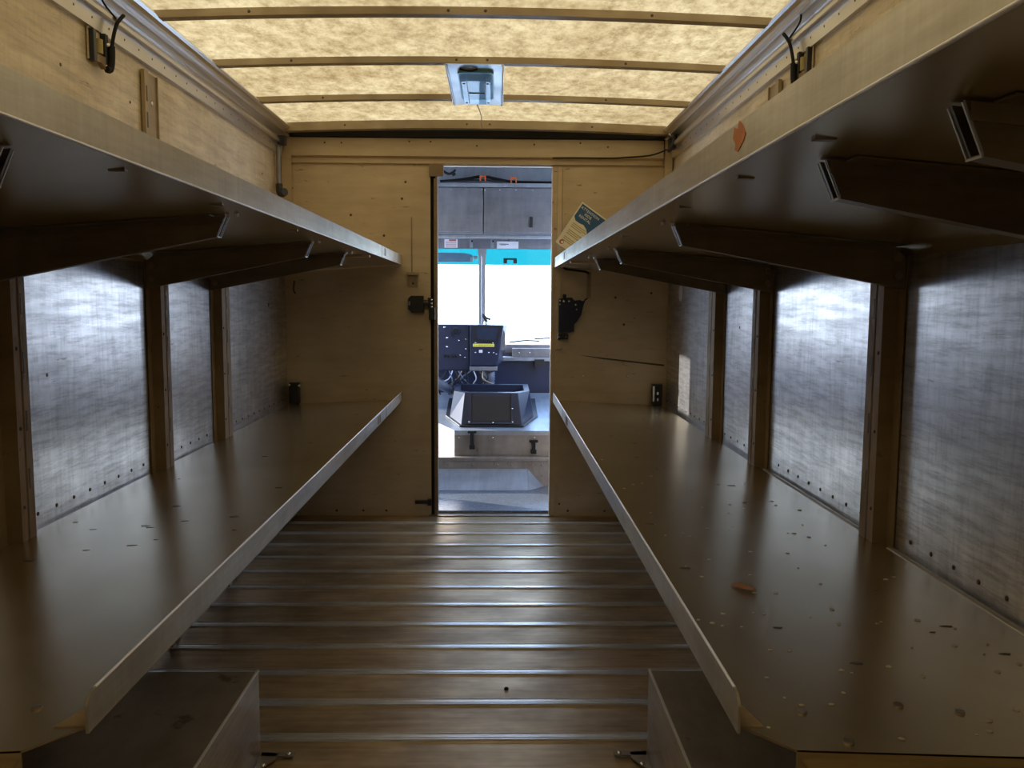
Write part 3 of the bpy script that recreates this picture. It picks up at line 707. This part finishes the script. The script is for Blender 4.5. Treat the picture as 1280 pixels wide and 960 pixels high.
# ================================================================== THINGS ON THE SHELVES AND FLOOR
def zR(x): return -.560-.022*(x-.322)/.61
g = G(); lf = [(-.028, 0), (-.015, .010), (.0, .013), (.016, .010), (.034, -.002), (.016, -.010), (0, -.011), (-.014, -.008)]
vs = []; cx, cy, cz = .49, 1.616, zR(.49)
for o in (0, .0015):
    for a, b in lf: vs.append((cx+a*.68, cy-b*1.5-a*.5, cz+.002+o+abs(b)*.25))
n = len(lf); g._add(vs, [tuple(range(n))[::-1], tuple(range(n, 2*n))]+[(i, (i+1) % n, (i+1) % n+n, i+n) for i in range(n)])
tag(g.build('dry_leaf', 'leaf_orange'), 'small dry orange leaf lying on the lower right shelf', 'leaf')
g = G()
for k in range(95):
    a, b = random.uniform(.35, .85), random.choice([random.uniform(1.03, 1.5), random.uniform(1.2, 2.3), random.uniform(2, 4.4)])
    z = zR(a)+.0002; r_ = random.uniform(.0012, .0042); q = random.uniform(0, 3)
    g.quad([(a+r_*2.0*random.uniform(.5, 1)*math.cos(q+t_), b+r_*1.6*math.sin(q+t_)*random.uniform(.6, 1), z) for t_ in (0, 1.2, 2.5, 3.7, 5)], .0008, (0, 0, 1))
tag(g.build('paint_flakes', 'chip_pale'), 'scatter of tiny pale paint flakes on the lower right shelf', 'paint flakes', kind='stuff')
g = G()
for k in range(40):
    side = random.random() < .55
    if side: a = random.uniform(-1.1, -.6); z = -.557-.026*(-.5285-a)/.617; b = random.choice([random.uniform(1.05, 2.2), random.uniform(1.9, 2.4), random.uniform(2.4, 4.4)])
    else: a = random.uniform(.35, .9); z = zR(a); b = random.uniform(1.05, 4.4)
    r_ = random.uniform(.002, .007); q = random.uniform(0, 3)
    g.quad([(a+r_*2.2*math.cos(q+t_), b+r_*.9*math.sin(q+t_)*random.uniform(.5, 1), z+.0002) for t_ in (0, 1.2, 2.5, 3.7, 5)], .0006, (0, 0, 1))
tag(g.build('dirt_flecks', 'dark_rivet'), 'dark dirt flecks scattered over both lower shelves', 'dirt', kind='stuff')
g = G(); g.dome((.036, 2.55, FZ), (0, 0, 1), .008, .008); tag(g.build('pebble', 'black_rubber'), 'tiny black pebble on the aisle floor', 'pebble')

# ================================================================== CAB
# step: riser with bolts, ledge
t = thing('cab_step', 'tan riveted step riser across the cab floor beyond the doorway', 'step')
g = G(); g.box(-1.28, 1.08, 5.38, 5.41, -1.2, -1.03); g.build('riser', 'cab_step', t)
g = G(); g.box(-1.28, 1.08, 5.37, 6.55, -1.035, -1.010); g.build('ledge', 'cab_step', t, bevel=.004)
for x, z in ((-.31, -1.06), (-.15, -1.06), (.01, -1.06), (.10, -1.06), (.235, -1.06), (.30, -1.06), (.30, -1.13)):
    g = G(); g.dome((x, 5.38, z), (0, -1, 0), .008, .004); g.build('bolt', 'steel_bolt', t)
# sloping toe plate
t = thing('toe_plate', 'sloped pale blue-grey metal toe plate against the cab step', 'metal plate')
g = G(); g._add([(-.62, 5.25, -1.199), (.205, 5.25, -1.199), (.205, 5.378, -1.085), (-.62, 5.378, -1.085), (-.62, 5.378, -1.199), (.205, 5.378, -1.199)],
                [(0, 1, 2, 3), (0, 3, 4), (1, 5, 2), (0, 4, 5, 1), (3, 2, 5, 4)]); g.build('slope', 'cab_bright', t)
g = G(); g._add([(.207, 5.25, -1.199), (.31, 5.37, -1.199), (.207, 5.378, -1.085), (.207, 5.378, -1.199)], [(0, 1, 2), (0, 2, 3), (1, 3, 2), (0, 3, 1)]); g.build('end_gusset', 'cab_bright', t)

# engine cover
t = thing('engine_cover', 'grey metal engine cover box on the step in the cab', 'engine cover')
pl = [(-.27, 5.43), (.345, 5.43), (.55, 5.43), (.55, 6.35), (-.55, 6.35), (-.50, 5.75)]
def zc(y): return -.845+(y-5.43)*.16
n = len(pl); vs = [(x, y, -1.009) for x, y in pl]+[(x, y, zc(y)) for x, y in pl]
g = G(); g._add(vs, [tuple(range(n))[::-1], tuple(range(n, 2*n))]+[(i, (i+1) % n, (i+1) % n+n, i+n) for i in range(n)])
g.build('body', 'cab_step', t)
vs = [(x, y-.006, zc(y)-.028) for x, y in pl]+[(x, y-.006, zc(y)+.002) for x, y in pl]
g = G(); g._add(vs, [tuple(range(n))[::-1], tuple(range(n, 2*n))]+[(i, (i+1) % n, (i+1) % n+n, i+n) for i in range(n)]); g.build('lid', 'cab_bright', t)
for x in (-.24, -.02, .25):
    g = G(); g.dome((x, 5.43, -.890), (0, -1, 0), .006); g.build('screw', 'chrome', t)
for x, dz in ((-.155, 0), (.245, -.06)):
    la = G(); la.box(x-.028, x+.028, 5.405, 5.43, -.858+dz, -.843+dz); la.box(x-.012, x+.012, 5.405, 5.42, -.945+dz*.5, -.855+dz); la.box(x-.018, x+.018, 5.40, 5.428, -.962+dz*.5, -.935+dz*.5)
    la.build('rubber_latch', 'black_rubber', t, bevel=.003)
# black console tray
t = thing('console_tray', 'black moulded console tray sitting on the engine cover', 'tray')
def zt_(y): return zc(y)+.004
def ring(y0, y1, xa, xb, cut, z): return [(xa+cut, y0, z), (xb-cut, y0, z), (xb, y0+cut*2.2, z), (xb, y1, z), (xa, y1, z), (xa, y0+cut*2.2, z)]
base = ring(5.49, 6.15, -.345, .285, .105, 0); n = 6
g = G(); vs = [(x, y, zt_(y)) for x, y, z in base]+[(x, y, zt_(y)+.012) for x, y, z in base]
g._add(vs, [tuple(range(n))[::-1], tuple(range(n, 2*n))]+[(i, (i+1) % n, (i+1) % n+n, i+n) for i in range(n)]); g.build('flange', 'black_plastic', t, bevel=.003)
bot = ring(5.51, 6.05, -.315, .255, .085, 0); top = [(-.21, 5.60, 0), (.145, 5.60, 0), (.225, 5.68, 0), (.225, 6.0, 0), (-.285, 6.0, 0), (-.285, 5.68, 0)]
vs = [(x, y, zt_(y)+.010) for x, y, z in bot]+[(x, y, -.615+(y-5.6)*.05) for x, y, z in top]
g = G(); g._add(vs, [tuple(range(n))[::-1]]+[(i, (i+1) % n, (i+1) % n+n, i+n) for i in range(n)])
tin = [(x*.86-.004, 5.8+(y-5.8)*.8, 0) for x, y, z in top]
vs2 = [(x, y, -.615+(y-5.6)*.05) for x, y, z in top]+[(x, y, -.615+(y-5.6)*.05) for x, y, z in tin]+[(x, y, -.72) for x, y, z in tin]
g._add(vs2, [(i, (i+1) % n, (i+1) % n+n, i+n) for i in range(n)]+[(i+n, (i+1) % n+n, (i+1) % n+2*n, i+2*n) for i in range(n)]+[tuple(range(2*n, 3*n))])
g.build('bin', 'navy_plastic', t)
# recessed front panel with ribs: frame bars standing proud of the sloped front
def fp(x, f, o=0): # f 0 bottom .. 1 top on the sloped front
    y = 5.51+.09*f; z = (zt_(5.51)+.010)+(-.615-(zt_(5.51)+.010))*f
    return (x, y-o, z+o*.3)
def bar(xa, xb, fa, fb, o, nm, mt):
    g = G(); a = [fp(xa, fa, 0), fp(xb, fa, 0), fp(xb, fb, 0), fp(xa, fb, 0)]; b = [fp(xa, fa, o), fp(xb, fa, o), fp(xb, fb, o), fp(xa, fb, o)]
    g._add(a+b, [(0, 3, 2, 1), (4, 5, 6, 7)]+[(i, (i+1) % 4, (i+1) % 4+4, i+4) for i in range(4)]); return g.build(nm, mt, t)
bar(-.16, .095, .12, .88, .004, 'front_panel', 'black_plastic')
for xa, xb, fa, fb in ((-.19, -.165, .02, .97), (.10, .118, .02, .97), (-.165, .10, .02, .10)): bar(xa, xb, fa, fb, .012, 'rib', 'navy_plastic')
for x, f in ((-.178, .08), (.108, .08), (.108, .5), (-.02, .06)):
    g = G(); g.dome(fp(x, f, .012), (0, -1, .3), .006); g.build('screw', 'chrome', t)
# wires and hose behind the tray
t = thing('wire_bundle', 'tangle of wires and a corrugated hose under the dash console', 'wires')
g = G(); g.tube([(-.55, 6.0, -.55), (-.46, 6.0, -.565), (-.38, 6.02, -.61), (-.30, 6.1, -.66)], .035, 12, ribs=1); g.build('hose', 'hose_grey', t)
g = G(); g.tube([(-.06, 6.12, -.508), (-.05, 6.1, -.56), (-.07, 6.12, -.68)], .04, 12, ribs=1); g.build('hose', 'hose_grey', t)
wr = random.Random(3)
for k in range(14):
    x0 = -.36+.022*k; x1 = x0+wr.uniform(-.12, .12)
    g = G(); g.tube([(x0, 6.05, -.508), ((x0+x1)/2+wr.uniform(-.05, .05), 6.0+wr.uniform(-.03, .03), -.56), (x1, 6.03, -.61), (x1+.02, 6.06, -.68)], .0045, 6)
    g.build('wire', ['black_rubber', 'hose_grey', 'wire_white', 'black_rubber', 'hose_grey', 'wire_copper', 'black_rubber'][k % 7], t)

# dash console (instrument box) seen through the doorway
t = thing('dash_console', 'dark blue instrument console with screen and yellow label in the cab', 'dashboard console')
g = G(); g.box(-.55, -.196, 6.08, 6.35, -.505, -.175); g.build('left_body', 'dash_plastic', t, bevel=.006)
g = G(); vs = [(-.192, 6.06, -.47), (.008, 6.06, -.47), (.052, 6.06, -.178), (-.192, 6.06, -.175)]; vs += [(x+.03 if i in (1, 2) else x, 6.35, z) for i, (x, y, z) in enumerate(vs)]
g._add(vs, [(0, 3, 2, 1), (4, 5, 6, 7)]+[(i, (i+1) % 4, (i+1) % 4+4, i+4) for i in range(4)]); g.build('right_body', 'dash_plastic', t, bevel=.006)
g = G(); g.box(-.192, .008, 6.03, 6.35, -.503, -.475); g.build('under_rail', 'cab_sheet', t, bevel=.003)
g = G(); g.prism([(-.165, -.185), (-.165, -.285), (-.145, -.292), (.012, -.292), (.03, -.185)], 'y', 6.05, 6.06); g.build('screen_frame', 'black_plastic', t)
g = G(); g.prism([(-.145, -.197), (-.142, -.275), (.0, -.282), (.013, -.197)], 'y', 6.045, 6.05); g.build('screen', 'screen_plastic', t)
g = G(); g.cyl((-.295, 6.08, -.225), (-.295, 6.065, -.225), .034, .030, 20); g.build('air_vent', 'dash_plastic', t)
g = G(); g.cyl((-.295, 6.066, -.225), (-.295, 6.060, -.225), .022, .018, 16)
for k in range(3): g.box(-.315, -.275, 6.056, 6.061, -.238+k*.012, -.234+k*.012)
g.build('vent_core', 'black_rubber', t)
t2p = G(); t2p.box(-.168, -.015, 6.052, 6.058, -.332, -.311); lab_ = t2p.build('warning_label', 'label_yellow', t)
g = G()
for k in range(12): g.box(-.158+k*.0115, -.150+k*.0115, 6.0512, 6.052, -.327+(k % 3)*.001, -.316-(k % 2)*.002)
g.build('printed_row', 'paper_print', lab_)
g = G(); g.box(-.125, -.10, 6.05, 6.06, -.375, -.355); g.build('white_switch', 'label_white', t)
for x, z, y_ in ((-.355, -.27, 6.08), (-.355, -.335, 6.08), (-.375, -.195, 6.08), (-.27, -.29, 6.08), (-.22, -.28, 6.08), (-.22, -.35, 6.08), (-.225, -.41, 6.08), (-.15, -.305, 6.06), (-.025, -.305, 6.06), (-.15, -.375, 6.06), (-.055, -.375, 6.06), (-.02, -.375, 6.06), (.0, -.385, 6.06), (-.26, -.395, 6.08)):
    g = G(); g.dome((x, y_, z), (0, -1, 0), .006 if x > -.35 else .009); g.build('screw', 'chrome', t)
for x in (-.37, -.345, -.31, -.29):
    g = G(); g.cyl((x, 6.08, -.40), (x, 6.06, -.405), .010, .008); g.build('knob', 'black_rubber', t)
g = G(); g.prism([(.05, -.20), (.062, -.24), (.066, -.32), (.060, -.36), (.02, -.36), (.04, -.2)], 'y', 6.12, 6.3); g.build('side_cheek', 'cab_sheet', t)
# phone clip on top, against the pillar
t = thing('phone_clip', 'small black clip mount on top of the dash console by the windscreen pillar', 'clip mount')
g = G(); g.cyl((-.075, 6.15, -.175), (-.075, 6.15, -.155), .022, .016); g.build('foot', 'chrome', t)
g = G(); g.tube([(-.07, 6.15, -.155), (-.085, 6.14, -.13), (-.10, 6.13, -.105)], .010); g.tube([(-.10, 6.13, -.10), (-.075, 6.12, -.125), (-.045, 6.11, -.137)], .008); g.build('jaw', 'black_plastic', t)
# right dash shelf and dark cavity
t = thing('dash_shelf', 'grey dash shelf under the right windscreen pane', 'dashboard')
g = G(); g.box(.07, 1.0, 6.44, CY-.045, -.40, -.335); g.build('top', 'cab_sheet', t, bevel=.006)
g = G(); g.box(.12, 1.0, 6.36, 6.44, -.425, -.36); g.build('front_rail', 'cab_sheet', t, bevel=.004)
g = G(); g.box(.05, 1.0, 6.34, 6.44, -.455, -.425); g.build('lower_rail', 'cab_bright', t, bevel=.004)
for x in (.17, .25):
    g = G(); g.dome((x, 6.36, -.393), (0, -1, 0), .007); g.build('screw', 'chrome', t)
g = G(); g.box(.29, .36, 6.31, 6.34, -.50, -.44); g.build('bracket', 'black_plastic', t)
g = G(); g.box(-.6, 1.0, 6.38, 6.42, -1.0, -.46); tag(g.build('heater_panel', 'dash_plastic'), 'dark blue panel in the shade below the dash shelf', 'panel')
# wipers
g = G(); g.tube([(.10, CY+.03, -.33), (.22, CY+.03, -.315), (.34, CY+.03, -.318)], .006, 6); g.tube([(.30, CY+.02, -.30), (.5, CY+.03, -.29)], .006, 6)
tag(g.build('wiper', 'black_rubber'), 'thin black wiper arm outside the bottom of the right windscreen pane', 'wiper')
# overhead cabinets
def cabinet(x0, x1, lab, handle, scr):
    t = thing('overhead_cabinet', lab, 'cabinet', 'overhead cabinets in the cab')
    g = G(); g.box(x0, x1, 6.03, 6.125, .47, .795); g.build('case', 'cab_sheet', t)
    g = G(); g.box(x0+.003, x1-.003, 6.01, 6.028, .478, .785); d = g.build('door', 'cab_sheet', t, bevel=.003)
    for x in scr:
        g = G(); g.dome((x, 6.01, .770), (0, -1, 0), .005); g.build('screw', 'chrome', d)
    if handle:
        g = G(); g.box(handle-.012, handle+.012, 5.998, 6.01, .512, .585); g.build('handle', 'black_plastic', d, bevel=.003)
cabinet(-.85, -.097, 'grey overhead cabinet left of the seam above the windscreen', None, (-.32, -.21, -.105))
cabinet(-.093, .65, 'grey overhead cabinet with black finger latch above the windscreen', .241, (-.085, .02, .13, .25))
g = G(); g.box(-.85, .65, 6.0, 6.12, .797, .815); g.box(-.85, .65, 5.998, 6.004, .787, .815)
tag(g.build('cabinet_rail', 'cab_bright', bevel=.002), 'bright metal rail along the top of the overhead cabinets', 'rail')
g = G(); g.tube([(-.40, 6.02, .825), (-.30, 6.03, .835), (-.2, 6.04, .85), (-.1, 6.04, .865), (0, 6.04, .848), (.1, 6.03, .83), (.25, 6.03, .826), (.5, 6.03, .824)], .010, 8)
g.tube([(-.38, 6.0, .822), (-.25, 6.0, .828), (-.1, 6.0, .835), (.06, 6.0, .826)], .006, 8)
tag(g.build('cable_harness', 'black_rubber'), 'black cable harness sagging along the top of the overhead cabinets', 'cable')
for x, z, lab in ((-.10, .845, 'left'), (.115, .835, 'right')):
    g = G(); g.prism([(x-.022, z-.018), (x-.022, z+.02), (x+.022, z+.02), (x+.022, z-.018), (x+.012, z-.018), (x+.012, z+.008), (x-.012, z+.008), (x-.012, z-.018)], 'y', 5.99, 6.005)
    tag(g.build('cable_clip', 'orange_clip'), 'small orange cable clip on the harness, %s one of two' % lab, 'clip', 'orange cable clips')
g = G(); g.tube([(-.39, 5.96, .905), (-.36, 5.96, .88), (-.33, 5.96, .87), (-.30, 5.96, .885), (-.29, 5.96, .90)], .008, 8); g.tube([(-.31, 5.96, .86), (-.29, 5.96, .875)], .010, 8)
tag(g.build('ceiling_hook', 'black_rubber'), 'black loop of cable at the top left corner of the doorway', 'cable')
# white ledge under the cabinets and stickers
g = G(); g.box(-.9, .7, 6.09, 6.11, .440, .462); tag(g.build('header_ledge', 'cab_bright', bevel=.003), 'bright metal ledge strip below the overhead cabinets', 'rail')
g = G(); g.box(-1.1, .95, 6.52, 6.56, .392, .47); tag(g.build('windscreen_header', 'cab_sheet'), 'grey header strip above the windscreen carrying the stickers', 'header')
YL = 6.519
t = thing('notice_sticker', 'small white and red notice sticker above the left windscreen pane', 'sticker')
g = G(); g.box(-.40, -.30, YL-.001, YL, .398, .462); g.build('sheet', 'label_white', t)
g = G(); g.box(-.365, -.31, YL-.002, YL-.001, .448, .460)
for k in range(5): g.box(-.39, -.31, YL-.002, YL-.001, .440-k*.009, .443-k*.009)
g.build('print', 'print_red', t)
t = thing('info_sticker', 'wide white information sticker above the right windscreen pane', 'sticker')
g = G(); g.box(.0, .165, YL-.001, YL, .394, .448); g.build('sheet', 'label_white', t)
g = G(); g.box(.02, .09, YL-.002, YL-.001, .425, .430); g.box(.03, .07, YL-.002, YL-.001, .418, .421); g.box(.02, .10, YL-.002, YL-.001, .452, .455); g.cyl((.155, YL-.002, .455), (.155, YL-.001, .455), .006); g.cyl((.09, YL-.002, .455), (.09, YL-.001, .455), .006)
g.build('print', 'print_dark', t)
for x, lab in ((-.195, 'left'), (-.035, 'right')):
    t = thing('pillar_hinge', 'small metal hinge clip at the %s of the windscreen pillar top' % lab, 'hinge', 'hinge clips at the pillar')
    g = G(); g.box(x-.012, x+.012, 6.50, 6.519, .40, .462); g.build('clip', 'cab_bright', t)
    g = G(); g.box(x, x+.012, 6.495, 6.50, .44, .455); g.build('slot', 'black_rubber', t)
# sun visor, mirror bracket
t = thing('sun_visor', 'dark blue sun visor hanging across the top of the left windscreen pane', 'visor')
g = G(); g.prism([(-.75, .30), (-.75, .365), (-.25, .36), (-.20, .35), (-.185, .34), (-.185, .292), (-.45, .290)], 'y', CY-.075, CY-.06); g.build('blade', 'visor', t, bevel=.004)
g = G(); g.cyl((-.18, CY-.067, .325), (-.150, CY-.067, .325), .014); g.box(-.205, -.185, CY-.08, CY-.055, .29, .33); g.build('pivot', 'grey_pipe', t)
g = G(); g.prism([(.052, .285), (.052, .325), (.155, .325), (.155, .285), (.128, .285), (.128, .312), (.080, .312), (.080, .285)], 'y', CY-.045, CY-.03)
tag(g.build('mirror_mount', 'black_plastic'), 'small black bracket on the tinted band of the right windscreen pane', 'bracket')

# ================================================================== finish: parent parts at the base of their thing
def kids_of(o): return [c for c, p in KIDS if p == o]
for e in EMPTIES:
    ks = kids_of(e); lo = Vector((1e9,)*3); hi = -lo
    for k in ks:
        for v in k.data.vertices:
            q = v.co+WORLD[k]
            for a in range(3): lo[a] = min(lo[a], q[a]); hi[a] = max(hi[a], q[a])
    e.location = Vector(((lo.x+hi.x)/2, (lo.y+hi.y)/2, lo.z)); WORLD[e] = e.location.copy()
for c, p in KIDS:
    c.parent = p; c.location = WORLD[c]-WORLD[p]
